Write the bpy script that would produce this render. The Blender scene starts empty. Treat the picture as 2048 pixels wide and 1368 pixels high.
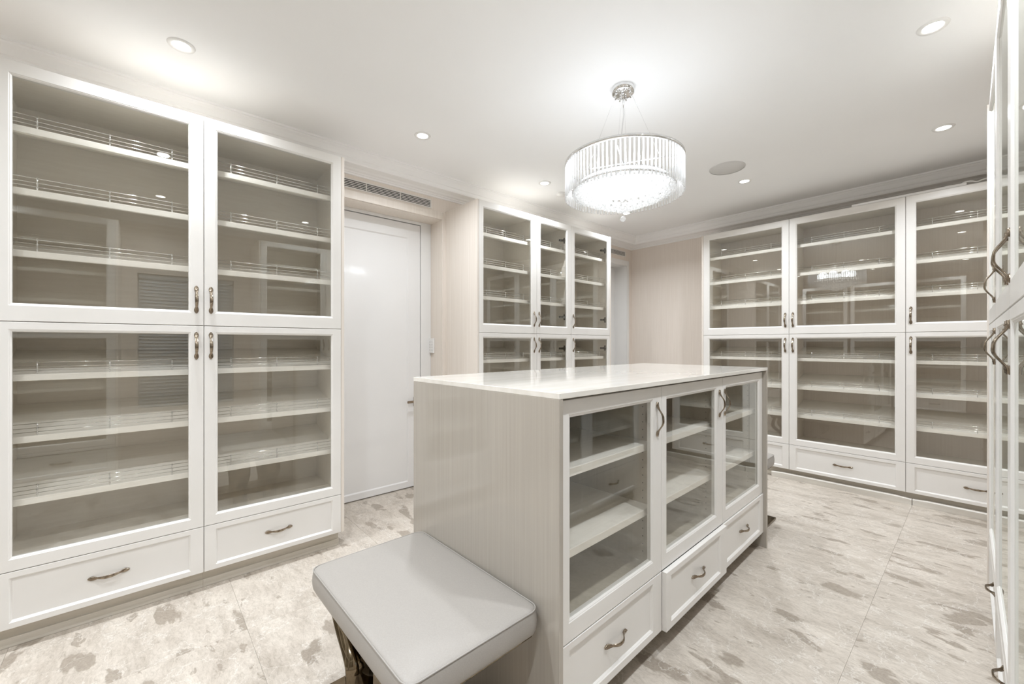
import bpy, math, random
from mathutils import Vector, Matrix
random.seed(7)
S = bpy.context.scene
COL = S.collection
PI = math.pi
U = 1.28
EYE = 1.344
def zz(r): return EYE + U * r

# ------------------------------------------------------------------ camera, world, exposure
cd = bpy.data.cameras.new('camera')
cam = bpy.data.objects.new('camera', cd)
COL.objects.link(cam)
cam.location = (0, 0, EYE)
cam.rotation_euler = (PI / 2, 0, math.radians(48.391))
cd.sensor_width = 36
cd.lens = 829.5 / 2048 * 36
cd.shift_y = 4.48 / 2048
cd.clip_start = 0.005
S.camera = cam
w = bpy.data.worlds.new('daylight')
S.world = w
w.use_nodes = True
w.node_tree.nodes['Background'].inputs[0].default_value = (0.72, 0.85, 1.0, 1)
w.node_tree.nodes['Background'].inputs[1].default_value = 1.6
S.view_settings.view_transform = 'Standard'
S.view_settings.look = 'None'
S.view_settings.gamma = 1
S.view_settings.use_curve_mapping = False
S.view_settings.exposure = 0.18
S.cycles.use_denoising = True
S.cycles.max_bounces = 10
S.cycles.use_adaptive_sampling = True
S.cycles.adaptive_threshold = 0.025
S.cycles.diffuse_bounces = 6
S.cycles.glossy_bounces = 5
S.cycles.transparent_max_bounces = 20
S.cycles.sample_clamp_indirect = 6
LAMP_W = 12.0        # each ceiling downlight
CHAND_W = 6.0       # the lamps inside the chandelier, together
DISC_E = 14.0

def lamp(name, loc, power, kind='AREA', size=0.09, parent=None, color=(0.895, 0.945, 1.0), spread=2.5):
    l = bpy.data.lights.new(name, kind)
    l.energy = power
    l.color = color
    if kind == 'AREA':
        l.shape = 'DISK'; l.size = size; l.spread = spread
    else:
        l.shadow_soft_size = size
    o = bpy.data.objects.new(name, l)
    COL.objects.link(o)
    o.location = loc
    if parent: o.parent = parent
    return o

# ------------------------------------------------------------------ materials
def nt(name):
    m = bpy.data.materials.new(name)
    m.use_nodes = True
    t = m.node_tree
    return m, t, t.nodes['Principled BSDF']
def srgb(r, g, b):
    f = lambda c: (c / 255 / 12.92) if c / 255 <= 0.04045 else ((c / 255 + 0.055) / 1.055) ** 2.4
    return (f(r), f(g), f(b), 1)
def setp(b, **k):
    for a, v in k.items():
        a = a.replace('_', ' ')
        if a in b.inputs: b.inputs[a].default_value = v
def streak(name, c0, c1, rough, scale, detail=3.0, bump=0.0, spec=0.5, coat=0.0, lo=0.3, hi=0.7, rot=None):
    m, t, b = nt(name)
    tc = t.nodes.new('ShaderNodeTexCoord'); mp = t.nodes.new('ShaderNodeMapping')
    mp.inputs['Scale'].default_value = scale
    if rot: mp.inputs['Rotation'].default_value = rot
    n = t.nodes.new('ShaderNodeTexNoise'); n.inputs['Scale'].default_value = 1.0; n.inputs['Detail'].default_value = detail
    cr = t.nodes.new('ShaderNodeValToRGB')
    cr.color_ramp.elements[0].position = lo; cr.color_ramp.elements[0].color = c0
    cr.color_ramp.elements[1].position = hi; cr.color_ramp.elements[1].color = c1
    t.links.new(tc.outputs['Object'], mp.inputs[0]); t.links.new(mp.outputs[0], n.inputs['Vector'])
    t.links.new(n.outputs['Fac'], cr.inputs[0]); t.links.new(cr.outputs[0], b.inputs['Base Color'])
    setp(b, Roughness=rough, Specular_IOR_Level=spec, Coat_Weight=coat, Coat_Roughness=0.03)
    if bump:
        bp = t.nodes.new('ShaderNodeBump'); bp.inputs['Strength'].default_value = bump; bp.inputs['Distance'].default_value = 0.001
        t.links.new(n.outputs['Fac'], bp.inputs['Height']); t.links.new(bp.outputs[0], b.inputs['Normal'])
    return m
M = {}
M['lacquer'] = streak('white_lacquer', srgb(225, 222, 217), srgb(229, 226, 222), 0.32, (3, 3, 3), spec=0.45)
M['carcass'] = streak('pale_grained_board', srgb(232, 225, 214), srgb(238, 232, 222), 0.5, (5, 60, 60), 4, spec=0.3)
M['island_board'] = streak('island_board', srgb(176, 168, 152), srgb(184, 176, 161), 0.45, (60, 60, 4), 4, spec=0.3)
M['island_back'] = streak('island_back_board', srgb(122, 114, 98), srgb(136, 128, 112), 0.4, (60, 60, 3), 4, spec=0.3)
M['shelf'] = streak('pale_shelf_board', srgb(236, 231, 222), srgb(243, 239, 231), 0.4, (4, 60, 60), 3, spec=0.35)
M['kick'] = streak('kick_board', srgb(194, 187, 174), srgb(205, 198, 187), 0.4, (4, 50, 50), 2)
M['wall'] = streak('grained_wall_covering', srgb(222, 212, 202), srgb(228, 219, 210), 0.45, (110, 110, 2.2), 4, bump=0.05, spec=0.3)
M['veneer'] = streak('pale_veneer', srgb(221, 212, 202), srgb(227, 219, 210), 0.4, (60, 60, 1.5), 4, spec=0.35)
M['ceiling'] = streak('ceiling_paint', srgb(240, 240, 240), srgb(242, 242, 242), 0.75, (2, 2, 2), spec=0.2)
M['plaster'] = streak('cornice_paint', srgb(238, 237, 236), srgb(241, 240, 239), 0.6, (2, 2, 2), spec=0.25)
M['door'] = streak('gloss_door_paint', srgb(227, 226, 225), srgb(230, 229, 228), 0.08, (2, 2, 2), spec=0.5)
M['jamb'] = streak('jamb_paint', srgb(225, 224, 222), srgb(229, 228, 226), 0.3, (2, 2, 2))
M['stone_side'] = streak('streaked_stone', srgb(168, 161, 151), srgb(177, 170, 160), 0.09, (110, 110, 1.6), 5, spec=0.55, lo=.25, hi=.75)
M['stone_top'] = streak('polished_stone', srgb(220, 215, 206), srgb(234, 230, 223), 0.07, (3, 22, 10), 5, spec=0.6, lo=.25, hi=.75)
M['leather'] = streak('white_leather', srgb(158, 153, 147), srgb(163, 158, 152), 0.42, (260, 260, 260), 2, bump=0.10, spec=0.35)
M['plastic'] = streak('white_plastic', srgb(228, 227, 225), srgb(232, 231, 229), 0.35, (4, 4, 4))
M['grille'] = streak('grille_paint', srgb(221, 218, 213), srgb(225, 222, 217), 0.4, (4, 4, 4))
M['dark'] = streak('dark_gap', srgb(22, 20, 17), srgb(28, 25, 22), 0.8, (4, 4, 4), spec=0.1)
M['blind'] = streak('blind_slat', srgb(160, 166, 172), srgb(172, 178, 184), 0.45, (4, 4, 4))
M['speaker'] = streak('speaker_cloth', srgb(207, 206, 204), srgb(215, 214, 212), 0.8, (500, 500, 500), 1, spec=.1)
M['plinth'] = streak('plinth_strip', srgb(214, 209, 201), srgb(222, 218, 210), 0.35, (3, 50, 50), 2)
def metal(name, c0, c1, rough, sc=(30, 30, 30)):
    m = streak(name, c0, c1, rough, sc, 2)
    m.node_tree.nodes['Principled BSDF'].inputs['Metallic'].default_value = 1
    return m
M['chrome'] = metal('chrome', srgb(225, 225, 225), srgb(235, 235, 235), 0.08)
M['antique'] = metal('antique_nickel', srgb(122, 108, 92), srgb(172, 160, 144), 0.18, (60, 60, 60))
M['steel'] = metal('polished_dark_steel', srgb(112, 99, 80), srgb(134, 121, 101), 0.09)
M['brass'] = metal('satin_nickel_lever', srgb(143, 130, 114), srgb(155, 142, 126), 0.22)
M['hinge'] = metal('dark_hinge_metal', srgb(74, 68, 60), srgb(90, 84, 74), 0.35)

def glass(name, tint, ior=1.5, gain=1.0, rough=0.0):
    m = bpy.data.materials.new(name); m.use_nodes = True
    t = m.node_tree; t.nodes.clear()
    out = t.nodes.new('ShaderNodeOutputMaterial'); mix = t.nodes.new('ShaderNodeMixShader')
    tr = t.nodes.new('ShaderNodeBsdfTransparent'); gl = t.nodes.new('ShaderNodeBsdfGlossy')
    fr = t.nodes.new('ShaderNodeLayerWeight'); fr.inputs['Blend'].default_value = 0.5      # Schlick reflectance, same from both sides
    pw = t.nodes.new('ShaderNodeMath'); pw.operation = 'POWER'; pw.inputs[1].default_value = 5
    r0 = ((ior-1)/(ior+1))**2*gain
    mu = t.nodes.new('ShaderNodeMath'); mu.operation = 'MULTIPLY_ADD'; mu.inputs[1].default_value = 1-r0; mu.inputs[2].default_value = r0; mu.use_clamp = True
    ns = t.nodes.new('ShaderNodeTexNoise'); ns.inputs['Scale'].default_value = 3
    cr = t.nodes.new('ShaderNodeValToRGB')
    cr.color_ramp.elements[0].color = tint; cr.color_ramp.elements[1].color = tuple(min(1, c * 1.01) for c in tint[:3]) + (1,)
    t.links.new(ns.outputs['Fac'], cr.inputs[0]); t.links.new(cr.outputs[0], tr.inputs[0])
    gl.inputs['Roughness'].default_value = rough
    gl.inputs['Color'].default_value = (0.96, 0.98, 0.96, 1)
    t.links.new(fr.outputs['Facing'], pw.inputs[0]); t.links.new(pw.outputs[0], mu.inputs[0]); t.links.new(mu.outputs[0], mix.inputs[0])
    t.links.new(tr.outputs[0], mix.inputs[1]); t.links.new(gl.outputs[0], mix.inputs[2])
    t.links.new(mix.outputs[0], out.inputs[0])
    return m
M['glass'] = glass('door_glass', (0.975, 0.975, 0.968, 1), 1.5, 1.6)
M['pane'] = glass('window_glass', (0.93, 0.96, 0.95, 1), 1.5, 1.0)
# cut crystal: part clear, part mirror-like, part scattering
m = bpy.data.materials.new('cut_crystal'); m.use_nodes = True
t = m.node_tree; t.nodes.clear()
out = t.nodes.new('ShaderNodeOutputMaterial'); a1 = t.nodes.new('ShaderNodeMixShader'); a2 = t.nodes.new('ShaderNodeMixShader')
tr = t.nodes.new('ShaderNodeBsdfTransparent'); tr.inputs[0].default_value = (0.93, 0.94, 0.95, 1)
gl = t.nodes.new('ShaderNodeBsdfGlossy'); gl.inputs['Roughness'].default_value = 0.08
tl = t.nodes.new('ShaderNodeBsdfTranslucent'); tl.inputs[0].default_value = (0.95, 0.95, 0.95, 1)
lw = t.nodes.new('ShaderNodeLayerWeight'); lw.inputs[0].default_value = 0.45
nz = t.nodes.new('ShaderNodeTexNoise'); nz.inputs['Scale'].default_value = 60
mr = t.nodes.new('ShaderNodeMapRange'); mr.inputs['To Min'].default_value = 0.35; mr.inputs['To Max'].default_value = 0.6
t.links.new(nz.outputs['Fac'], mr.inputs['Value']); t.links.new(mr.outputs[0], a2.inputs[0])
t.links.new(lw.outputs['Facing'], a1.inputs[0]); t.links.new(tr.outputs[0], a1.inputs[1]); t.links.new(gl.outputs[0], a1.inputs[2])
t.links.new(a1.outputs[0], a2.inputs[1]); t.links.new(tl.outputs[0], a2.inputs[2]); t.links.new(a2.outputs[0], out.inputs[0])
M['crystal'] = m
def emit(name, col, e):
    m, t, b = nt(name)
    ns = t.nodes.new('ShaderNodeTexNoise'); cr = t.nodes.new('ShaderNodeValToRGB')
    cr.color_ramp.elements[0].color = col; cr.color_ramp.elements[1].color = col
    t.links.new(ns.outputs['Fac'], cr.inputs[0]); t.links.new(cr.outputs[0], b.inputs['Emission Color'])
    b.inputs['Emission Strength'].default_value = e
    b.inputs['Base Color'].default_value = (0.9, 0.9, 0.9, 1)
    return m
M['disc'] = emit('lamp_lens', (1, 0.97, 0.93, 1), DISC_E)
M['led'] = emit('led_plate', (0.93, 0.965, 1.0, 1), 2.0)

# marble floor tiles
m, t, b = nt('marble_tile')
L = t.links.new
tc = t.nodes.new('ShaderNodeTexCoord'); oi = t.nodes.new('ShaderNodeObjectInfo')
wn = t.nodes.new('ShaderNodeTexWhiteNoise'); wn.noise_dimensions = '1D'; L(oi.outputs['Random'], wn.inputs['W'])
vm = t.nodes.new('ShaderNodeVectorMath'); vm.operation = 'MULTIPLY_ADD'
vm.inputs[1].default_value = (40, 40, 40); L(wn.outputs['Color'], vm.inputs[0]); L(tc.outputs['Object'], vm.inputs[2])
def nz_(scale, det, rough=0.6, dist=0.0, mapping=(1, 1, 1), rot=0.0):
    mp = t.nodes.new('ShaderNodeMapping'); mp.inputs['Scale'].default_value = mapping; mp.inputs['Rotation'].default_value = (0, 0, rot)
    L(vm.outputs[0], mp.inputs[0])
    n = t.nodes.new('ShaderNodeTexNoise'); n.inputs['Scale'].default_value = scale; n.inputs['Detail'].default_value = det
    n.inputs['Roughness'].default_value = rough; n.inputs['Distortion'].default_value = dist
    L(mp.outputs[0], n.inputs['Vector']); return n
def ramp(src, pts):
    cr = t.nodes.new('ShaderNodeValToRGB'); el = cr.color_ramp.elements
    el[0].position, el[0].color = pts[0]; el[1].position, el[1].color = pts[-1]
    for p, c in pts[1:-1]:
        e = el.new(p); e.color = c
    L(src, cr.inputs[0]); return cr
def mixc(fac, a, b_, mode='MIX'):
    mx = t.nodes.new('ShaderNodeMix'); mx.data_type = 'RGBA'; mx.blend_type = mode
    if hasattr(fac, 'links'): L(fac, mx.inputs[0])
    else: mx.inputs[0].default_value = fac
    for s_, v in ((6, a), (7, b_)):
        if hasattr(v, 'links'): L(v, mx.inputs[s_])
        else: mx.inputs[s_].default_value = v
    return mx.outputs[2]
base = ramp(nz_(5, 10, 0.78, 0.5, (0.6, 1.4, 1)).outputs['Fac'], [(0.3, srgb(168, 158, 146)), (0.5, srgb(195, 186, 175)), (0.7, srgb(213, 205, 194))])
fine = ramp(nz_(46, 9, 0.85, 1.0, (0.6, 1.5, 1)).outputs['Fac'], [(0.32, (0.66, 0.64, 0.61, 1)), (0.5, (0.97, 0.965, 0.96, 1)), (0.68, (1.12, 1.12, 1.12, 1))])
c = mixc(1.0, base.outputs[0], fine.outputs[0], 'MULTIPLY')
pa = ramp(nz_(4.2, 5, 0.5, 0.2, (0.8, 1.6, 1), 0.12).outputs['Fac'], [(0.595, (0, 0, 0, 1)), (0.62, (1, 1, 1, 1))])
pb = ramp(nz_(11, 4, 0.5, 0.3, (0.75, 1.7, 1), -0.1).outputs['Fac'], [(0.66, (0, 0, 0, 1)), (0.685, (0.9, 0.9, 0.9, 1))])
pm = mixc(1.0, pa.outputs[0], pb.outputs[0], 'LIGHTEN')
grain = ramp(nz_(90, 4, 0.8).outputs['Fac'], [(0.3, srgb(130, 119, 106)), (0.7, srgb(165, 154, 141))])
pf = mixc(1.0, pm, (0.80, 0.80, 0.80, 1), 'MULTIPLY')
c = mixc(pf, c, grain.outputs[0])
vein = t.nodes.new('ShaderNodeTexVoronoi'); vein.feature = 'DISTANCE_TO_EDGE'; vein.inputs['Scale'].default_value = 4.5
vd = t.nodes.new('ShaderNodeVectorMath'); vd.operation = 'ADD'
dn = nz_(7, 4, 0.6); sc = t.nodes.new('ShaderNodeVectorMath'); sc.operation = 'SCALE'; sc.inputs['Scale'].default_value = 0.35
L(dn.outputs['Color'], sc.inputs[0]); L(sc.outputs[0], vd.inputs[0]); L(vm.outputs[0], vd.inputs[1]); L(vd.outputs[0], vein.inputs['Vector'])
vr = ramp(vein.outputs['Distance'], [(0.0, (0.5, 0.5, 0.5, 1)), (0.018, (0, 0, 0, 1))])
c = mixc(vr.outputs[0], c, srgb(224, 220, 213))
L(c, b.inputs['Base Color'])
rr = ramp(nz_(12, 4).outputs['Fac'], [(0.3, (0.30, 0.30, 0.30, 1)), (0.7, (0.42, 0.42, 0.42, 1))]); L(rr.outputs[0], b.inputs['Roughness'])
b.inputs['Specular IOR Level'].default_value = 0.35
M['marble'] = m
M['grout'] = streak('grout', srgb(183, 178, 170), srgb(191, 186, 178), 0.7, (50, 50, 50))

# ------------------------------------------------------------------ mesh helpers
class MB:
    def __init__(s): s.v = []; s.f = []; s.sm = []
    def add(s, vs, fs, smooth=False):
        o = len(s.v); s.v += [tuple(v) for v in vs]
        for f in fs: s.f.append(tuple(i + o for i in f)); s.sm.append(smooth)
        return s
    def box(s, x0, y0, z0, x1, y1, z1):
        if x0 > x1: x0, x1 = x1, x0
        if y0 > y1: y0, y1 = y1, y0
        if z0 > z1: z0, z1 = z1, z0
        return s.add([(x0,y0,z0),(x1,y0,z0),(x1,y1,z0),(x0,y1,z0),(x0,y0,z1),(x1,y0,z1),(x1,y1,z1),(x0,y1,z1)],
              [(0,3,2,1),(4,5,6,7),(0,1,5,4),(1,2,6,5),(2,3,7,6),(3,0,4,7)])
    def bbox(s, x0, y0, z0, x1, y1, z1, b=0.002):
        """box with chamfered edges"""
        if x0 > x1: x0, x1 = x1, x0
        if y0 > y1: y0, y1 = y1, y0
        if z0 > z1: z0, z1 = z1, z0
        b = min(b, (x1-x0)/2.2, (y1-y0)/2.2, (z1-z0)/2.2)
        vs = []; idx = {}
        for i, x in enumerate((x0, x1)):
            for j, y in enumerate((y0, y1)):
                for k, z in enumerate((z0, z1)):
                    sx, sy, sz = (b, -b)[i], (b, -b)[j], (b, -b)[k]
                    idx[i,j,k,'x'] = len(vs); vs.append((x, y+sy, z+sz))
                    idx[i,j,k,'y'] = len(vs); vs.append((x+sx, y, z+sz))
                    idx[i,j,k,'z'] = len(vs); vs.append((x+sx, y+sy, z))
        fs = []
        for i in (0,1):
            q=[idx[i,0,0,'x'],idx[i,1,0,'x'],idx[i,1,1,'x'],idx[i,0,1,'x']]; fs.append(q if i else q[::-1])
            q=[idx[0,i,0,'y'],idx[1,i,0,'y'],idx[1,i,1,'y'],idx[0,i,1,'y']]; fs.append(q[::-1] if i else q)
            q=[idx[0,0,i,'z'],idx[1,0,i,'z'],idx[1,1,i,'z'],idx[0,1,i,'z']]; fs.append(q if i else q[::-1])
        for a in (0,1):
            for c_ in (0,1):
                fl = (a + c_) % 2
                q=[idx[a,c_,0,'x'],idx[a,c_,1,'x'],idx[a,c_,1,'y'],idx[a,c_,0,'y']]; fs.append(q if fl else q[::-1])
                q=[idx[a,0,c_,'x'],idx[a,1,c_,'x'],idx[a,1,c_,'z'],idx[a,0,c_,'z']]; fs.append(q[::-1] if fl else q)
                q=[idx[0,a,c_,'y'],idx[1,a,c_,'y'],idx[1,a,c_,'z'],idx[0,a,c_,'z']]; fs.append(q if fl else q[::-1])
        for i in (0,1):
            for j in (0,1):
                for k in (0,1):
                    q=[idx[i,j,k,'x'],idx[i,j,k,'y'],idx[i,j,k,'z']]; fs.append(q if (i+j+k)%2 else q[::-1])
        return s.add(vs, fs)
    def tube(s, pts, r, n=8, smooth=True, caps=True, squash=None):
        """round tube through points; r a number or list; squash (a,b) scales of the two cross axes"""
        pts = [Vector(p) for p in pts]; rs = r if isinstance(r, (list, tuple)) else [r]*len(pts)
        o = []; fs = []; ref = None
        for i, p in enumerate(pts):
            d = (pts[min(i+1, len(pts)-1)] - pts[max(i-1, 0)]).normalized()
            if ref is None:
                ref = Vector((0,0,1)) if abs(d.z) < 0.9 else Vector((1,0,0))
            a = (ref - d*ref.dot(d)).normalized(); ref = a; b_ = d.cross(a)
            for k in range(n):
                an = 2*PI*k/n
                o.append(p + a*math.cos(an)*rs[i] + b_*math.sin(an)*rs[i])
        for i in range(len(pts)-1):
            for k in range(n):
                k2 = (k+1) % n
                fs.append((i*n+k, i*n+k2, (i+1)*n+k2, (i+1)*n+k))
        s.add(o, fs, smooth)
        if caps:
            o_ = len(s.v) - len(o)
            s.f.append(tuple(o_+k for k in reversed(range(n)))); s.sm.append(False)
            s.f.append(tuple(o_+(len(pts)-1)*n+k for k in range(n))); s.sm.append(False)
        return s
    def lathe(s, prof, n=32, cx=0, cy=0, smooth=True, close=False):
        o = []; fs = []; m_ = len(prof)
        for (r, z) in prof:
            for k in range(n):
                a = 2*PI*k/n; o.append((cx + r*math.cos(a), cy + r*math.sin(a), z))
        for i in range(m_ if close else m_-1):
            j = (i+1) % m_
            for k in range(n):
                k2 = (k+1) % n
                fs.append((i*n+k, i*n+k2, j*n+k2, j*n+k))
        return s.add(o, fs, smooth)
    def disc(s, r, z, n=32, cx=0, cy=0, up=False):
        vs = [(cx + r*math.cos(2*PI*k/n), cy + r*math.sin(2*PI*k/n), z) for k in range(n)]
        return s.add(vs, [tuple(range(n)) if up else tuple(reversed(range(n)))])
    def rects(s, loops, close_last=False, close_first=False):
        """successive rectangles ((x0,x1,z0,z1),y) joined by quads, facing -y"""
        o = []
        for (x0, x1, z0, z1), y in loops: o += [(x0,y,z0),(x1,y,z0),(x1,y,z1),(x0,y,z1)]
        fs = []
        for i in range(len(loops)-1):
            for k in range(4):
                k2 = (k+1) % 4
                fs.append((i*4+k, i*4+k2, (i+1)*4+k2, (i+1)*4+k))
        if close_last: n = (len(loops)-1)*4; fs.append((n, n+1, n+2, n+3))
        if close_first: fs.append((3, 2, 1, 0))
        return s.add(o, fs)
    def mesh(s, name):
        me = bpy.data.meshes.new(name); me.from_pydata(s.v, [], s.f)
        me.polygons.foreach_set('use_smooth', s.sm); me.update(); return me
def link(name, me, mat, parent=None, loc=None, rot=None):
    if mat is not None and not me.materials: me.materials.append(M[mat] if isinstance(mat, str) else mat)
    o = bpy.data.objects.new(name, me); COL.objects.link(o)
    if parent is not None: o.parent = parent
    if loc: o.location = loc
    if rot: o.rotation_euler = rot
    return o
def obj(name, mb, mat, parent=None, loc=None, rot=None): return link(name, mb.mesh(name), mat, parent, loc, rot)
def thing(name, label, cat, loc=(0,0,0), rz=0, group=None):
    o = bpy.data.objects.new(name, None); COL.objects.link(o); o.empty_display_size = .1
    o.location = loc; o.rotation_euler = (0,0,rz); o['label'] = label; o['category'] = cat
    if group: o['group'] = group
    return o
def tag(o, label, cat, group=None):
    o['label'] = label; o['category'] = cat
    if group: o['group'] = group
    return o
def struct(name, mb, mat, loc=None, rot=None):
    o = obj(name, mb, mat, None, loc, rot); o['kind'] = 'structure'; return o

# ------------------------------------------------------------------ the room shell
XL, XR_, YB, YF = -2.6055*U, 0.44*U, -1.56*U, 4.118*U       # inner wall faces
ZC = zz(1.165)                                               # ceiling
TH = 0.20
SO1, SO2 = zz(0.908), zz(0.872)                              # door opening heads
D1 = (0.80*U, 1.63*U); D2 = (3.28*U, 4.02*U)
mb = MB()
for (y0, y1) in ((YB-TH, D1[0]), (D1[1], D2[0]), (D2[1], YF+TH)): mb.box(XL-TH, y0, 0, XL, y1, ZC+.05)
mb.box(XL-TH, D1[0], SO1, XL, D1[1], ZC+.05); mb.box(XL-TH, D2[0], SO2, XL, D2[1], ZC+.05)
struct('wall_left', mb, 'wall')
struct('wall_far', MB().box(XL-TH, YF, 0, XR_+TH, YF+TH, ZC+.05), 'wall')
struct('wall_near', MB().box(XL-TH, YB-TH, 0, XR_+TH, YB, ZC+.05), 'wall')
WY = (-0.04*U, 0.66*U); WZ = (zz(-0.56), zz(0.62))
mb = MB()
mb.box(XR_, YB-TH, 0, XR_+TH, WY[0], ZC+.05); mb.box(XR_, WY[1], 0, XR_+TH, YF+TH, ZC+.05)
mb.box(XR_, WY[0], 0, XR_+TH, WY[1], WZ[0]); mb.box(XR_, WY[0], WZ[1], XR_+TH, WY[1], ZC+.05)
struct('wall_right', mb, 'wall')
struct('ceiling', MB().box(XL-TH, YB-TH, ZC, XR_+TH, YF+TH, ZC+.12), 'ceiling')
# floor: grout bed with separate marble tiles
fl = struct('floor', MB().box(XL-1.0, YB-TH, -.10, XR_+TH, YF+TH, -0.0025), 'grout')
px, py = 0.75*U, 0.635*U
gx, gy = -1.79*U, 0.286*U
xs = sorted([gx + k*px for k in range(-3, 5)]); ys = sorted([gy + k*py for k in range(-4, 8)])
tx0, tx1, ty0, ty1 = XL-0.35, XR_, YB, YF
cache = {}
for i in range(len(xs)-1):
    for j in range(len(ys)-1):
        x0, x1 = max(xs[i], tx0), min(xs[i+1], tx1); y0, y1 = max(ys[j], ty0), min(ys[j+1], ty1)
        if x1-x0 < .02 or y1-y0 < .02: continue
        key = (round(x1-x0, 4), round(y1-y0, 4))
        if key not in cache:
            a, b_ = key
            me = MB().bbox(0.0004, 0.0004, -0.012, a-0.0004, b_-0.0004, 0, 0.0006).mesh('tile')
            cache[key] = me
        link('tile', cache[key], 'marble', fl, (x0, y0, 0))
# cornice around the whole room
prof = [(0, 1.058), (.010, 1.058), (.014, 1.066), (.024, 1.068), (.028, 1.073), (.046, 1.076), (.058, 1.083), (.112, 1.085),
        (.118, 1.092), (.122, 1.108), (.128, 1.112), (.133, 1.124), (.140, 1.138), (.150, 1.147), (.152, 1.153), (.158, 1.155), (.160, 1.1655), (0, 1.1655)]
mb = MB(); vs = []; fs = []
for p, z in prof:
    p *= U; vs += [(XL+p, YB+p, zz(z)), (XR_-p, YB+p, zz(z)), (XR_-p, YF-p, zz(z)), (XL+p, YF-p, zz(z))]
for i in range(len(prof)-1):
    for k in range(4):
        k2 = (k+1) % 4; fs.append((i*4+k, i*4+k2, (i+1)*4+k2, (i+1)*4+k))
mb.add(vs, fs)
struct('trim_1', mb, 'plaster')
# skirting on the visible bit of far wall and left wall
struct('baseboard_far', MB().bbox(XL, YF-.014, 0, -1.66*U, YF, .10, .003), 'jamb')

def frame_loops(x0, x1, z0, z1, ix0, ix1, iz0, iz1, th, bev=.011, dip=.006):
    e = .0015
    return [((x0, x1, z0, z1), th), ((x0, x1, z0, z1), e), ((x0+e, x1-e, z0+e, z1-e), 0),
            ((ix0-bev, ix1+bev, iz0-bev, iz1+bev), 0), ((ix0-bev*.7, ix1+bev*.7, iz0-bev*.7, iz1+bev*.7), dip*.35),
            ((ix0-bev*.55, ix1+bev*.55, iz0-bev*.55, iz1+bev*.55), dip*.35), ((ix0, ix1, iz0, iz1), dip), ((ix0, ix1, iz0, iz1), th)]

def portal(yr, head, name_n, lab):
    """architrave, jambs, door leaf with lever, set in an opening of the left wall (local x = +Y world, y = -X world)"""
    y0, y1 = yr
    t_ = 0.010
    a = MB()                                       # architrave boards on the wall face
    wv = min(0.0385*U, 0.05)
    a.bbox(XL-.002, y1, 0, XL+t_, y1+wv, head+.068, .003)
    a.bbox(XL-.002, y0-wv, 0, XL+t_, y0, head+.068, .003)
    a.bbox(XL-.002, y0-.0, head, XL+t_, y1+.0, head+.068, .003)
    struct('trim_%d' % (name_n+1), a, 'veneer' if name_n == 1 else 'jamb')
    rv = MB()                                      # lining of the reveal
    xd = -2.76*U
    rv.box(xd-.03, y1-.004, 0, XL, y1+.001, head); rv.box(xd-.03, y0-.001, 0, XL, y0+.004, head); rv.box(xd-.03, y0, head-.004, XL, y1, head+.001)
    struct('trim_%d' % (name_n+3), rv, 'veneer' if name_n == 1 else 'jamb')
    jw = 0.084*U
    jm = MB()
    jm.bbox(xd-.04, y1-.004-jw, 0, xd+.004, y1-.004, head-.004, .002); jm.bbox(xd-.04, y0+.004, 0, xd+.004, y0+.004+jw*.9, head-.004, .002)
    jm.bbox(xd-.04, y0+.004+jw*.9, head-.004-.026, xd+.004, y1-.004-jw, head-.004, .002)
    jm.box(xd-.06, y0-.1, 0, xd-.045, y1+.1, head+.1)
    struct('trim_%d' % (name_n+5), jm, 'jamb')
    w_ = (y1-.004-jw) - (y0+.004+jw*.9) - .008
    d = thing('door_%d' % name_n, lab, 'door', (xd-.006, y0+.004+jw*.9+.004, 0), PI/2)
    d['kind'] = 'structure'
    H = head - .036
    lf = MB()
    st = .098*U
    lf.rects([((0, w_, .008, H), .034)] + [((0, w_, .008, H), .0015), ((.0015, w_-.0015, .0095, H-.0015), 0),
             ((st, w_-st, .062, H-.132), 0), ((st+.010, w_-st-.010, .072, H-.142), .009)], close_last=True, close_first=True)
    obj('door_leaf', lf, 'door', d)
    hd = bpy.data.objects.new('door_lever', None)
    ro = MB(); ro.bbox(w_-.072, -.008, zz(-.456), w_-.026, 0, zz(-.387), .002)
    r_ = obj('rosette', ro, 'brass', d)
    lv = MB(); zc = zz(-.418)
    lv.tube([(w_-.050, -.002, zc), (w_-.050, -.050, zc)], .010, 10)
    lv.bbox(w_-.052-.105, -.056, zc-.011, w_-.042, -.044, zc+.011, .003)
    obj('lever_handle', lv, 'brass', d)
    bpy.data.objects.remove(hd)
portal(D1, SO1, 1, 'white gloss panelled door with nickel lever between the two left-hand cabinet runs')
portal(D2, SO2, 2, 'white door in the deep reveal at the far corner beyond the narrow cabinets')

# window with blind on the right wall (beside the camera; seen reflected in the glass doors)
wd = thing('window_1', 'white framed window behind a grey slatted blind, reflected in cabinet glass', 'window', (XR_, WY[1], WZ[0]), -PI/2)
wd['kind'] = 'structure'
ww, wh = WY[1]-WY[0], WZ[1]-WZ[0]
f_ = MB(); f_.rects([((0, ww, 0, wh), .06), ((0, ww, 0, wh), 0), ((.045, ww-.045, .045, wh-.045), 0), ((.045, ww-.045, .045, wh-.045), .06)])
f_.box(ww/2-.02, .01, .04, ww/2+.02, .05, wh-.04)
obj('window_frame', f_, 'jamb', wd, (0, .10, 0))
obj('window_pane', MB().box(.04, .03, .04, ww-.04, .036, wh-.04), 'pane', wd, (0, .10, 0))
bl = thing('venetian_blind', 'grey venetian blind hanging in the window, reflected in cabinet glass', 'blind', (XR_, WY[1], WZ[0]), -PI/2)
obj('head_rail', MB().bbox(.01, .02, wh-.05, ww-.01, .07, wh-.005, .003), 'blind', bl)
sl = MB(); a = math.radians(58)
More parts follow.
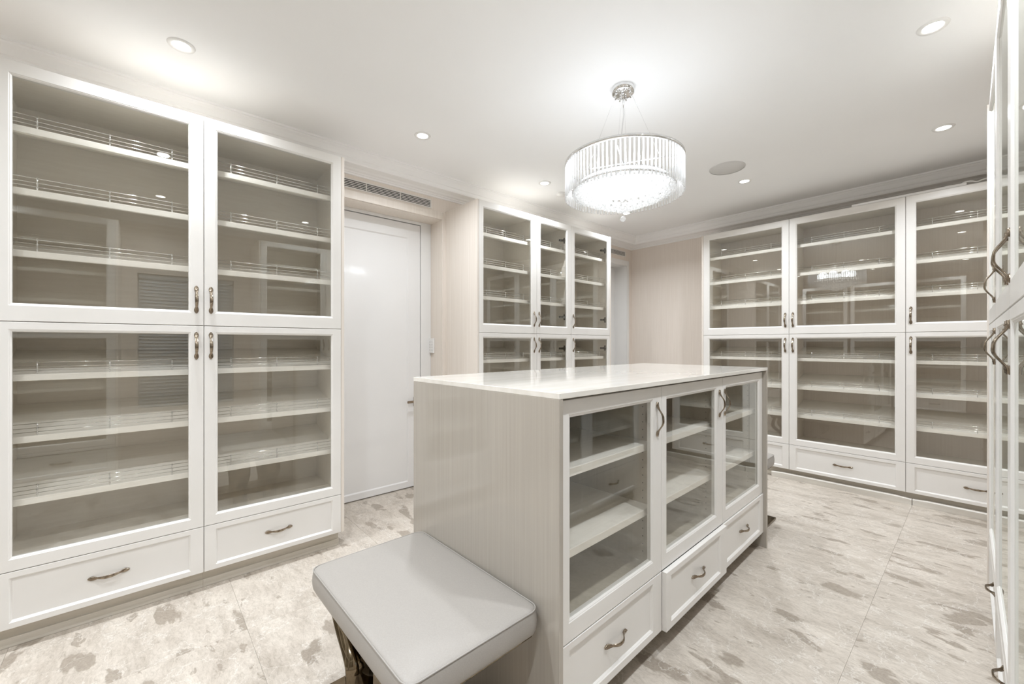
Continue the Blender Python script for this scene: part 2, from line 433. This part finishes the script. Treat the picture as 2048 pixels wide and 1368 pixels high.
sl.add([(.012, -.022*math.cos(a), -.022*math.sin(a)), (ww-.012, -.022*math.cos(a), -.022*math.sin(a)), (ww-.012, .022*math.cos(a), .022*math.sin(a)), (.012, .022*math.cos(a), .022*math.sin(a)),
        (.012, -.022*math.cos(a)+.002, -.022*math.sin(a)), (ww-.012, -.022*math.cos(a)+.002, -.022*math.sin(a)), (ww-.012, .022*math.cos(a)+.002, .022*math.sin(a)), (.012, .022*math.cos(a)+.002, .022*math.sin(a))],
       [(0,1,2,3),(7,6,5,4),(0,4,5,1),(3,2,6,7),(0,3,7,4),(1,5,6,2)])
sm_ = sl.mesh('slat')
z = .03
while z < wh-.07:
    link('slat', sm_, 'blind', bl, (0, .045, z)); z += .038

# ------------------------------------------------------------------ cabinet parts
def pull_mesh():
    """ornate bow pull along z, standing off -y, 147 mm long"""
    mb = MB(); n = 22; L_ = .147; vs = []; fs = []; m_ = 8
    for i in range(n+1):
        u = i/n; z = -L_/2 + L_*u
        e = abs(2*u-1)
        out = .003 + .026*(0.5+0.5*math.cos(PI*min(1, max(0, (e-.10))/.78)))
        if e > .88: out = .003
        wd_ = .0042 + .0018*math.cos(PI*e) if e < .55 else .0030 + .0048*math.sin(PI*min(1, (e-.55)/.45))**.8
        if i in (0, n): wd_ = .0022
        th = .0034 if e < .8 else .0044
        out += 0.0012*math.sin(u*PI*2)
        for k in range(m_):
            a = 2*PI*k/m_
            vs.append((math.cos(a)*wd_*1.35, -out - math.sin(a)*th, z))
    for i in range(n):
        for k in range(m_):
            k2 = (k+1) % m_; fs.append((i*m_+k, (i+1)*m_+k, (i+1)*m_+k2, i*m_+k2))
    mb.add(vs, fs, True)
    mb.add(vs[:m_], [tuple(range(m_))]); mb.add(vs[-m_:], [tuple(reversed(range(m_)))])
    for s_ in (-1, 1):                         # cast flower plates at both ends
        zc = s_*(L_/2-.012)
        pts = [(0, .014), (.0062, .0085), (.0078, 0), (.0058, -.008), (0, -.0125), (-.0058, -.008), (-.0078, 0), (-.0062, .0085)]
        v0 = [(x, 0, zc + s_*zq) for x, zq in pts]; v1 = [(x*.8, -.0045, zc + s_*zq*.8) for x, zq in pts]
        q = [(k, (k+1) % 8, 8+(k+1) % 8, 8+k) for k in range(8)] + [tuple(range(8, 16))]
        if s_ < 0: q = [f[::-1] for f in q]
        mb.add(v0+v1, q)
        mb.tube([(0, -.003, zc), (0, -.0085, zc + s_*.002)], [.0042, .0026], 8)
    me = mb.mesh('pull'); me.materials.append(M['antique']); return me
PULL = pull_mesh()
HINGE = MB().bbox(-.034, -.008, -.013, 0, .006, .013, .002).bbox(-.066, .004, -.010, -.03, .03, .010, .002).bbox(-.012, -.006, -.030, -.002, .012, .030, .002).mesh('hinge')
HINGE.materials.append(M['hinge'])
POST = MB().tube([(0,0,0), (0,0,.062)], .0022, 6).tube([(0,-.001,.010), (0,-.001,.016)], .0036, 6).tube([(0,-.001,.030), (0,-.001,.036)], .0036, 6).tube([(0,-.001,.050), (0,-.001,.056)], .0036, 6).mesh('rail_post')
POST.materials.append(M['chrome'])
ZT, ZGT, ZUB, ZJ, ZLT, ZLB, ZDT, ZDB = map(zz, (.970, .9196, .1416, .0783, .0431, -.7274, -.7767, -.9718))
UP = [zz(v) for v in (.746, .527, .308)]; LO = [zz(v) for v in (-.130, -.349, -.568)]
DEP = .39*U
GAP = .0016

def glass_door(parent, x0, x1, z0, z1, g, side, hz, hinge=None, inner_gloss='lacquer'):
    """g = (gx0, gx1, gz0, gz1); side: 'L'/'R' handle stile; hz: handle centre height"""
    mb = MB(); X0, X1, Z0, Z1 = x0+GAP, x1-GAP, z0+GAP, z1-GAP
    lp = frame_loops(X0, X1, Z0, Z1, g[0], g[1], g[2], g[3], .022)
    mb.rects(lp + [lp[0]])
    d = obj('door', mb, 'lacquer', parent)
    obj('glass_pane', MB().box(g[0]+.0003, .0068, g[2]+.0003, g[1]-.0003, .0108, g[3]-.0003), 'glass', d)
    hx = (x1 + g[1])/2 if side == 'R' else (x0 + g[0])/2
    link('handle', PULL, None, d, (hx, 0, hz))
    if hinge:
        hh = g[1]+.005 if hinge == 'R' else g[0]-.005
        for q in (.10, .90):
            h = link('hinge', HINGE, None, d, (hh, .028, g[2] + (g[3]-g[2])*q))
            if hinge == 'L': h.scale = (-1, 1, 1)
    return d
def drawer(parent, x0, x1, z0, z1, g0, g1, out=0.0, iz=(.036, .036)):
    X0, X1, Z0, Z1 = x0+GAP, x1-GAP, z0+GAP, z1-GAP; e = .0015; bv = .009
    a = (g0, g1, z0+iz[0], z1-iz[1])
    mb = MB().rects([((X0, X1, Z0, Z1), .022), ((X0, X1, Z0, Z1), e), ((X0+e, X1-e, Z0+e, Z1-e), 0),
                     ((a[0]-bv, a[1]+bv, a[2]-bv, a[3]+bv), 0), ((a[0]-bv*.6, a[1]+bv*.6, a[2]-bv*.6, a[3]+bv*.6), .004), ((a[0]-bv*.5, a[1]+bv*.5, a[2]-bv*.5, a[3]+bv*.5), .004), (a, .010)], close_last=True, close_first=True)
    mb.box(X0+.03, .022, Z0+.01, X1-.03, .30, Z0+.022)
    mb.box(X0+.03, .022, Z0+.01, X0+.042, .30, Z1-.04); mb.box(X1-.042, .022, Z0+.01, X1-.03, .30, Z1-.04)
    d = obj('drawer', mb, 'lacquer', parent, (0, -out, 0))
    link('handle', PULL, None, d, ((X0+X1)/2, .010, (Z0+Z1)/2), (0, PI/2, 0))
    return d
def shoe_shelf(parent, x0, x1, zb):
    """slanted shoe shelf with an upright front lip and a low wire gallery"""
    t0, t1, t2 = .055, .073, DEP-.022; lipz = .030; rise = .118; th = .018
    mb = MB().bbox(x0, t0, zb, x1, t1, zb+lipz, .0015)
    za, zb2 = zb+.002, zb+rise
    mb.add([(x0, t1, za), (x1, t1, za), (x1, t2, zb2), (x0, t2, zb2), (x0, t1, za+th), (x1, t1, za+th), (x1, t2, zb2+th), (x0, t2, zb2+th)],
           [(0,3,2,1),(4,5,6,7),(0,1,5,4),(1,2,6,5),(2,3,7,6),(3,0,4,7)])
    s_ = obj('shelf', mb, 'shelf', parent)
    r = MB(); zt = zb+lipz
    for h in (.016, .034, .054):
        r.tube([(x0, t0+.006, zt+h), (x1, t0+.006, zt+h)], .0017, 6)
    obj('gallery_rail', r, 'chrome', s_)
    c_ = (x0+x1)/2; dx = min(.247, (x1-x0)*.33)
    for q in (-1, 0, 1):
        link('rail_post', POST, None, s_, (c_+q*dx, t0+.005, zt-.003))

def tall_cabinet(label, loc, rz, w_, g0, g1, side, end=None, hinge=None, proud=.001):
    """floor-standing display cabinet; local x along the front from its left, y into the depth"""
    t = thing('shoe_cabinet', label, 'cabinet', (loc[0], loc[1], 0), rz)
    c_ = MB(); f0 = .024; p = .009
    xl, xr = 0, w_
    c_.box(xl, f0, .10, xl+p, DEP, ZT); c_.box(xr-p, f0, .10, xr, DEP, ZT)
    c_.box(xl+p, DEP-.012, .10, xr-p, DEP, ZT)
    c_.box(xl+p, f0, ZT-.018, xr-p, DEP-.012, ZT); c_.box(xl+p, f0, ZJ-.009, xr-p, DEP-.012, ZJ+.009)
    c_.box(xl+p, f0, ZDT-.004, xr-p, DEP-.012, ZDT+.014); c_.box(xl+p, f0, .10, xr-p, DEP-.012, .112)
    obj('carcass', c_, 'carcass', t)
    k = MB().bbox(0, .056, 0, w_, .072, .10, .001).bbox(0, .046, 0, w_, .056, .042, .002)
    obj('kickboard', k, 'kick', t)
    for side_ in (end or ''):
        e0 = (-.020, 0) if side_ == 'L' else (w_, w_+.020)
        obj('end_panel', MB().bbox(e0[0], proud, .10, e0[1], DEP, ZT, .0015), 'veneer', t)
    for zb in UP + LO: shoe_shelf(t, p, w_-p, zb)
    glass_door(t, 0, w_, ZJ, ZT, (g0, g1, ZUB, ZGT), side, zz(.1885), hinge)
    glass_door(t, 0, w_, ZDT, ZJ, (g0, g1, ZLB, ZLT), side, zz(-.0063), hinge)
    drawer(t, 0, w_, ZDB, ZDT, g0, g1)
    return t

# run A: left wall, in front of the camera's left
def runA(y0, y1, ga, gb, side, label, x=-2.1913, **k):
    return tall_cabinet(label, (x*U, y0*U), PI/2, (y1-y0)*U, (ga-y0)*U, (gb-y0)*U, side, **k)
runA(-.388, .192, -.3364, .1403, 'R', 'tall white glass-fronted shoe cabinet at the left edge, widest in view')
runA(.192, .7644, .2402, .7156, 'L', 'tall white glass-fronted shoe cabinet beside the white gloss door', end='R')
# run B: left wall beyond the door
runA(1.6725, 2.2187, 1.7129, 2.1587, 'R', 'tall white shoe cabinet of the narrow run with exposed pale side panel', x=-2.2147, end='L')
runA(2.2187, 2.6157, 2.2634, 2.5599, 'L', 'narrow tall glass-door cabinet in the middle of the three-door run', x=-2.2147, hinge='R')
runA(2.6157, 3.150, 2.6644, 3.1106, 'L', 'tall glass-door cabinet at the far corner end of the three-door run', x=-2.2147, hinge='R', end='R')
# run R: far wall
def runR(x0, x1, ga, gb, side, label, **k):
    return tall_cabinet(label, (x0*U, 3.7431*U), 0, (x1-x0)*U, (ga-x0)*U, (gb-x0)*U, side, **k)
runR(-1.6372, -.9787, -1.5854, -1.0297, 'R', 'tall white shoe cabinet on the far wall next to bare beige wall', end='L')
runR(-.9787, -.3202, -.9273, -.3726, 'L', 'tall white shoe cabinet in the middle of the far wall, chandelier reflected')
runR(-.3202, .308, -.2704, .256, 'L', 'tall white shoe cabinet on the far wall cut off by the near right doors', end='R')
# run C: right side, grazing the camera
CR = -PI/2 + .0143
def runC(s0, s1, side, label, org=(.0265, 2.556), **k):
    dx, dy = math.sin(.0143), -math.cos(.0143)
    return tall_cabinet(label, ((org[0]+dx*s0)*U, (org[1]+dy*s0)*U), CR, (s1-s0)*U, .052*U, (s1-s0-.052)*U, side, **k)
runC(0, .58, 'R', 'white glass-door cabinet at the right edge, farther one with smaller-looking handles', end='L', proud=-.006)
runC(.58, 1.16, 'R', 'white glass-door cabinet at the right edge with the large near bow handles')
runC(1.16, 1.74, 'L', 'white glass-door cabinet cut by the right frame edge, nearest sliver', end='R')
runC(2.72, 3.30, 'R', 'white cabinet behind the viewpoint, seen only in the leftmost glass', end='L')
runC(3.30, 3.88, 'L', 'white cabinet near the back corner, seen only in the leftmost glass')
# run D: behind the camera, only reflected
for i, lb in enumerate(('left', 'middle', 'right')):
    tall_cabinet('white cabinet behind the viewpoint, %s of three reflected in the far glass' % lb, ((-.12-.66*i)*U, -1.16*U), PI, .62*U if i else .62*U, .052*U, .568*U, 'L' if i % 2 else 'R')

# loose plinth strips in front of the far run
def plinth(x0, x1, label):
    p_ = MB(); n = 10; y0 = 3.7431*U; vs = []
    for i in range(n+1):
        u = i/n; x = x0 + (x1-x0)*u; bow = .010*math.sin(PI*u)
        h = .060 if abs(u-.5) < .499 else .052
        for (yy, z_) in ((y0+.004-bow*.3, 0), (y0+.000-bow, h*.85), (y0+.006-bow, h), (y0+.044, h*.9), (y0+.044, 0)): vs.append((x, yy, z_))
    fs = [(i*5+k, (i+1)*5+k, (i+1)*5+(k+1) % 5, i*5+(k+1) % 5) for i in range(n) for k in range(5)]
    fs += [tuple(range(5)), tuple(n*5+k for k in reversed(range(5)))]
    p_.add(vs, fs)
    tag(obj('plinth_strip', p_, 'plinth'), label, 'plinth')
plinth(-1.10*U, -.292*U, 'long pale plinth strip lying under the far cabinets left of the joint')
plinth(-.288*U, .42*U, 'pale plinth strip under the far cabinets right of the joint')

# small strip and curled cable lying on top of the far run
tag(obj('trim_offcut', MB().bbox(-.60*U, 3.75*U, ZT+.001, -.05*U, 3.79*U, ZT+.022, .002), 'plastic'), 'flat white strip lying on top of the far cabinets', 'strip')
tb = MB(); pts = []
for i in range(26):
    u = i/25; pts.append(((-.165+.25*u)*U, 3.77*U + .015*math.sin(u*9), ZT + .012 + .018*abs(math.sin(u*10))))
tb.tube(pts, .006, 6)
tag(obj('cable', tb, 'plastic'), 'curled white cable on top of the far cabinets', 'cable')

# ------------------------------------------------------------------ island
ir = .0274
IO = (-.6797*U, .7588*U); IRZ = PI/2 + ir
IL, IW, IT = 1.652*U, .6974*U, .0150*U
ZI = zz(-.1203); TAU = .020*U
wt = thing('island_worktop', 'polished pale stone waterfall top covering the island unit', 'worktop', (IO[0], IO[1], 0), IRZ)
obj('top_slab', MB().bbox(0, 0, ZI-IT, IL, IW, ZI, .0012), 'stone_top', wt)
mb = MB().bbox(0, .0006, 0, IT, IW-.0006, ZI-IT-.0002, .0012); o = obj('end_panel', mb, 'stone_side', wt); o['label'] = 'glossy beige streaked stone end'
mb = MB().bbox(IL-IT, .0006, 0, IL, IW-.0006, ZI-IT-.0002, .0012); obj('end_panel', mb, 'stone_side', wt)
uw = (IL-2*IT-.002)/3
gl_ = [(.0692, .4902), (.5979, 1.0229), (1.142, 1.577)]
IZT, IGT, IGB, ISP, IDB = zz(-.1425), zz(-.190), zz(-.712), zz(-.770), zz(-.972)
cs, sn = math.cos(IRZ), math.sin(IRZ)
labs = ('glass-fronted island cabinet nearest the bench, first of the island front',
        'glass-fronted island cabinet in the middle, its drawer slightly pulled out',
        'glass-fronted island cabinet farthest from the near bench')
for i in range(3):
    s0 = IT + .001 + uw*i; px_, py_ = s0, TAU
    lx, ly = IO[0] + cs*px_ - sn*py_, IO[1] + sn*px_ + cs*py_
    t = thing('island_cabinet', labs[i], 'cabinet', (lx, ly, 0), IRZ, None)
    dp = IW - 2*TAU; p = .009; f0 = .024
    g0, g1 = gl_[i][0]*U - s0, gl_[i][1]*U - s0
    c_ = MB()
    c_.box(0, f0, .08, p, dp, IZT); c_.box(uw-p, f0, .08, uw, dp, IZT)
    c_.box(p, f0, IZT-.018, uw-p, dp, IZT); c_.box(p, f0, ISP-.004, uw-p, dp, ISP+.014); c_.box(p, f0, .08, uw-p, dp, .09)
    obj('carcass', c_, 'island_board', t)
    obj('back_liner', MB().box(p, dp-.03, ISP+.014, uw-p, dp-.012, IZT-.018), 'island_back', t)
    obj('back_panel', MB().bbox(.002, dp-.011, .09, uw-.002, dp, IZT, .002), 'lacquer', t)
    obj('kickboard', MB().bbox(0, .13, 0, uw, .146, .08, .001), 'kick', t)
    for zs in (-.359, -.578):
        obj('shelf', MB().bbox(p, .040, zz(zs), uw-p, dp-.032, zz(zs)+.030, .0015), 'shelf', t)
    ph = MB(); z = ISP+.06
    while z < IZT-.05:
        for xx, sg in ((p, 1), (uw-p, -1)):
            ph.tube([(xx+.0006*sg, .085, z), (xx-.0004*sg, .085, z)], .0026, 6); ph.tube([(xx+.0006*sg, dp-.12, z), (xx-.0004*sg, dp-.12, z)], .0026, 6)
        z += .034
    o = obj('peg_holes', ph, 'dark', t); o['kind'] = 'stuff'
    glass_door(t, 0, uw, ISP, IZT, (g0, g1, IGB, IGT), 'L' if i == 2 else 'R', zz(-.250))
    drawer(t, 0, uw, IDB, ISP, g0, g1, out=(.001, .022, .006)[i], iz=(.040, .034))

# ------------------------------------------------------------------ benches
def bench(loc, rz, label):
    """upholstered bench; local x = length, y = depth, origin at floor under its left front corner"""
    t = thing('bench', label, 'bench', loc, rz)
    Lx, Ly = .588*U, .372*U; zt = .502; th = .090
    n = 48; mb = MB(); rings = []
    def outline(ins, rc):
        pts = []
        x0, x1, y0, y1 = ins, Lx-ins, ins, Ly-ins
        for (cx_, cy_, a0) in ((x1-rc, y1-rc, 0), (x0+rc, y1-rc, 90), (x0+rc, y0+rc, 180), (x1-rc, y0+rc, 270)):
            for k in range(7):
                a_ = math.radians(a0 + 15*k); pts.append((cx_ + rc*math.cos(a_), cy_ + rc*math.sin(a_)))
        # extra points on long sides for soft bulge
        return pts
    prof = [(.030, zt-th, .030), (.008, zt-th+.002, .034), (.001, zt-th+.012, .036), (-.003, zt-th*.5, .036), (.001, zt-.013, .036), (.004, zt-.006, .036),
            (.010, zt-.002, .036), (.022, zt+.001, .034), (.045, zt+.004, .034), (.085, zt+.007, .030), (.14, zt+.009, .02)]
    vs = []; m_ = 28
    for ins, z, rc in prof: vs += [(x, y, z) for x, y in outline(ins, rc)]
    fs = []
    for i in range(len(prof)-1):
        for k in range(m_):
            k2 = (k+1) % m_; fs.append((i*m_+k, i*m_+k2, (i+1)*m_+k2, (i+1)*m_+k))
    fs.append(tuple(reversed(range(m_)))); fs.append(tuple((len(prof)-1)*m_+k for k in range(m_)))
    mb.add(vs, fs, True)
    cu = obj('cushion', mb, 'leather', t)
    md = cu.modifiers.new('soft', 'SUBSURF'); md.levels = 1; md.render_levels = 1
    pts = [(x, y, zt-.006) for x, y in outline(.0025, .036)]; pts.append(pts[0])
    obj('piping', MB().tube(pts, .0024, 6, caps=False), 'leather', cu)
    obj('seat_frame', MB().bbox(.02, .02, zt-th-.012, Lx-.02, Ly-.02, zt-th+.004, .002), 'steel', t)
    # curved strap legs: leave the seat end, sweep inwards and drop to a foot plate along each end
    path = [(.022, -.738), (.006, -.775), (-.002, -.810), (.000, -.830), (.018, -.850), (.039, -.869), (.064, -.886), (.085, -.903), (.100, -.918),
            (.109, -.933), (.113, -.950), (.114, -.970), (.113, -1.0), (.111, -1.040)]
    for sg, xe, ins in ((1, 0, 0), (-1, Lx, .16*U)):
        for yA in (.062*U, Ly-.062*U-.078*U):
            yB_ = yA+.078*U; thk = .012; v = []; f = []
            for px__, pz in path:
                x = xe + sg*(px__*U+ins); z = zz(pz)
                v += [(x, yA, z), (x, yB_, z), (x+sg*thk, yB_, z), (x+sg*thk, yA, z)]
            for i in range(len(path)-1):
                for k in range(4):
                    k2 = (k+1) % 4; q = (i*4+k, i*4+k2, (i+1)*4+k2, (i+1)*4+k); f.append(q if sg < 0 else q[::-1])
            n_ = len(path)-1; f += [(0,1,2,3), (n_*4+3, n_*4+2, n_*4+1, n_*4)]
            obj('leg', MB().add(v, f, True), 'steel', t)
        obj('foot_plate', MB().bbox(xe-sg*.004, .0, 0, xe+sg*(.155+ins), Ly, .016, .002), 'steel', t)
    obj('floor_bar', MB().bbox(.02, Ly/2-.03, .0, Lx-.02, Ly/2+.03, .014, .002), 'steel', t)
    return t
bench((-1.315*U, .368*U, 0), 0.012, 'white upholstered bench with dark metal strap legs against the near island end')
bench((-1.388*U, 2.446*U, 0), ir, 'white upholstered bench mostly hidden behind the far island end')

# ------------------------------------------------------------------ ceiling fittings
RING = MB().lathe([(.044, ZC-.0015), (.047, ZC-.006), (.056, ZC-.006), (.060, ZC-.0005), (.060, ZC+.001)], 36)
DISC = MB().disc(.046, ZC-.003, 32)
me_r = MB().lathe([(.036, -.002), (.040, -.006), (.054, -.006), (.058, 0)], 36).mesh('trim_ring'); me_r.materials.append(M['plastic'])
me_d = MB().disc(.040, -.0030, 32).mesh('lens'); me_d.materials.append(M['disc'])
spots = [(-2.065, .110, 'above the widest cabinet at the left edge'), (-2.0625, 1.164, 'above the white gloss door'), (-2.084, 2.166, 'left of the chandelier above the narrow run'),
         (-2.08, 3.206, 'hidden behind the chandelier beads'), (-1.111, 3.206, 'beyond the ceiling speaker near the far wall'), (-.127, 3.215, 'above the far run at the right edge'), (-.112, 2.164, 'at the top right corner of the picture'),
         (-.12, 1.155, 'right of the island, outside the frame'), (-.12, .10, 'above the viewpoint, reflected high in the leftmost glass'), (-1.08, .09, 'above the near bench, outside the frame'),
         (-2.07, -.92, 'in the back left corner'), (-1.09, -.92, 'in the middle of the back row'), (-.12, -.92, 'in the back right corner')]
for x, y, lb in spots:
    t = thing('downlight', 'lit round recessed white downlight ' + lb, 'ceiling light', (x*U, y*U, ZC), 0, 'recessed downlights in the ceiling')
    link('trim_ring', me_r, None, t); link('lens', me_d, None, t)
    lamp('downlight_lamp', (0, 0, -.012), LAMP_W, 'AREA', .075, t)
sp = thing('ceiling_speaker', 'flush round grey-white ceiling speaker beyond the chandelier', 'speaker', (-1.106*U, 2.884*U, ZC))
obj('grille', MB().lathe([(.0, -.006), (.128, -.006), (.130, -.004)], 48), 'speaker', sp)
obj('rim', MB().lathe([(.130, -.007), (.136, -.006), (.138, 0)], 48), 'speaker', sp)
sd = thing('smoke_detector', 'small white ceiling sensor just left of the chandelier', 'sensor', (-2.145*U, 2.41*U, ZC))
obj('housing', MB().lathe([(.048, 0), (.048, -.012), (.040, -.024), (.018, -.032), (0.0001, -.033)], 28), 'plastic', sd)

def vent(y0, y1, z0, z1, n, label):
    t = thing('air_vent', label, 'vent', (XL, y0, 0), PI/2)
    w_ = y1-y0
    obj('backing', MB().box(.004, -.0006, z0+.004, w_-.004, -.0001, z1-.004), 'dark', t)
    fr = MB().rects([((-.006, w_+.006, z0-.006, z1+.006), 0), ((-.006, w_+.006, z0-.006, z1+.006), -.007), ((.003, w_-.003, z0+.003, z1-.003), -.007), ((.003, w_-.003, z0+.003, z1-.003), 0)])
    obj('frame', fr, 'grille', t)
    h = (z1-z0)/n; me = MB().bbox(0, -.0045, -.0030, w_, -.002, .0030, .0005).mesh('slat'); me.materials.append(M['grille'])
    for i in range(1, n): link('slat', me, None, t, (0, 0, z0+h*i))
    x = .30
    mv = MB().box(-.003, -.008, z0, .003, -.002, z1).mesh('mullion'); mv.materials.append(M['grille'])
    while x < w_: link('mullion', mv, None, t, (w_-x, 0, 0)); x += .30
vent(.70*U, 1.534*U, zz(.978), zz(1.029), 5, 'long black-slotted air vent above the white gloss door')
vent(3.45*U, 3.989*U, zz(.972), zz(1.020), 5, 'short slotted air vent above the far corner door')

kp = thing('wall_keypad', 'small white keypad on the door reveal by the narrow cabinets', 'keypad', (-2.735*U, 1.63*U, zz(-.0655)), 0)
obj('housing', MB().bbox(-.040, -.020, 0, .042, -.0045, .109*U, .003), 'plastic', kp)
kb = MB().bbox(0, -.0225, 0, .016, -.019, .012, .001).mesh('button'); kb.materials.append(M['speaker'])
for i in range(4):
    link('button', kb, None, kp, (-.026, 0, .022+i*.026)); link('button', kb, None, kp, (.012, 0, .022+i*.026))

# ------------------------------------------------------------------ chandelier
CX, CY = -1.075*U, 1.630*U
ch = thing('chandelier', 'round drum chandelier of clear crystal rods hanging over the island', 'chandelier', (CX, CY, 0))
RR = .258*U; ZTOP, ZBOT = zz(.826), zz(.682)
cp = MB().lathe([(.0001, ZC-.034), (.058, ZC-.034), (.064, ZC-.030), (.064, ZC)], 40); obj('canopy', cp, 'chrome', ch)
sk = MB()
for k in range(8):
    a = 2*PI*k/8+.2; r = .046
    sk.tube([(r*math.cos(a), r*math.sin(a), ZC-.033), (r*math.cos(a), r*math.sin(a), ZC-.052)], .0045, 8)
sk.tube([(0, 0, ZC-.033), (0, 0, ZC-.060)], .008, 10)
obj('cable_grips', sk, 'chrome', ch)
for k in range(4):
    a = 2*PI*k/4 + .45
    obj('suspension_cable', MB().tube([(.046*math.cos(a), .046*math.sin(a), ZC-.04), (RR*.62*math.cos(a), RR*.62*math.sin(a), ZTOP)], .0009, 5), 'chrome', ch)
obj('power_cord', MB().tube([(0, 0, ZC-.05), (.004, .0, ZC-.16), (-.006, -.004, ZC-.26), (-.012, -.006, ZTOP)], .0032, 8), 'chrome', ch)
tr_ = MB().lathe([(RR-.006, ZTOP-.012), (RR+.006, ZTOP-.012), (RR+.006, ZTOP+.003), (RR-.006, ZTOP+.003)], 72, close=True)
obj('top_ring', tr_, 'chrome', ch)
rp = MB()
for k in range(4):
    a = 2*PI*k/4 + .45
    rp.tube([(0, 0, ZTOP-.004), ((RR-.004)*math.cos(a), (RR-.004)*math.sin(a), ZTOP-.004)], .004, 6)
obj('top_spokes', rp, 'chrome', ch)
rod = MB().tube([(0, 0, 0), (0, 0, -(ZTOP-ZBOT))], .0052, 6, smooth=False).mesh('crystal_rod'); rod.materials.append(M['crystal'])
NR = 92
for k in range(NR):
    a = 2*PI*k/NR
    link('crystal_rod', rod, None, ch, (RR*math.cos(a), RR*math.sin(a), ZTOP-.014), (0, 0, a))
R2 = RR-.040; ZIN = ZBOT+.022
obj('inner_ring', MB().lathe([(R2-.004, ZIN-.004), (R2+.004, ZIN-.004), (R2+.004, ZIN+.004), (R2-.004, ZIN+.004)], 64, close=True), 'chrome', ch)
for k in range(8):
    a = 2*PI*k/8+.1
    obj('frame_rod', MB().tube([(R2*math.cos(a), R2*math.sin(a), ZIN), (R2*math.cos(a), R2*math.sin(a), ZTOP-.004)], .0020, 6), 'chrome', ch)
obj('lamp_plate', MB().lathe([(R2-.03, ZIN+.036), (R2-.028, ZIN+.036), (R2-.028, ZIN+.042), (0.0001, ZIN+.042)], 48), 'chrome', ch)
obj('light_panel', MB().disc(R2-.031, ZIN+.036, 48), 'led', ch)
def bead_mesh(r):
    vs = []; fs = []; rows = [(0, 1), (.72, .62), (1, 0.0), (.72, -.62), (0, -1)]; n = 8
    mb = MB()
    ring = [[(math.cos(2*PI*k/n)*a*r, math.sin(2*PI*k/n)*a*r, b_*r) for k in range(n)] for a, b_ in rows[1:-1]]
    vs = [(0,0,r), (0,0,-r)] + ring[0]+ring[1]+ring[2]
    for k in range(n):
        k2 = (k+1) % n
        fs += [(0, 2+k, 2+k2), (2+k, 2+n+k, 2+n+k2, 2+k2), (2+n+k, 2+2*n+k, 2+2*n+k2, 2+n+k2), (2+2*n+k, 1, 2+2*n+k2)]
    m_ = MB().add(vs, fs).mesh('crystal_bead'); m_.materials.append(M['crystal']); return m_
bd = bead_mesh(.0125)
rings = 9; cnt = 0
for i in range(rings):
    r = (R2-.012)*(1-i/rings)+.004; n = max(4, int(2*PI*r/.0335)); zb = ZIN - .012 - .098*(i/(rings-1))**1.0
    for k in range(n):
        a = 2*PI*(k + .5*(i % 2))/n
        o = link('crystal_bead', bd, None, ch, (r*math.cos(a), r*math.sin(a), zb+random.uniform(-.004, .004)), (0, 0, random.random()*3)); cnt += 1
for i in range(rings-1):
    r = (R2-.03)*(1-i/(rings-1))+.008; n = max(3, int(2*PI*r/.062)); zb = ZIN + .006 - .085*(i/(rings-1))
    for k in range(n):
        a = 2*PI*(k+.3)/n
        link('crystal_bead', bd, None, ch, (r*math.cos(a), r*math.sin(a), zb), (0, 0, k)); cnt += 1
fb = MB(); zb = zz(.5697)
fb.lathe([(0.0001, zb-.017), (.010, zb-.0135), (.0165, zb-.004), (.0165, zb+.004), (.010, zb+.0135), (.0001, zb+.017)], 12, smooth=False)
fb.tube([(0, 0, zb+.016), (0, 0, ZIN)], .0012, 5)
obj('bottom_ball', fb, 'crystal', ch)
for k in range(8):
    a = 2*PI*k/8; r = RR*.55
    lamp('chandelier_lamp', (r*math.cos(a), r*math.sin(a), (ZTOP+ZIN)/2+.02), CHAND_W/8, 'POINT', .05, ch)
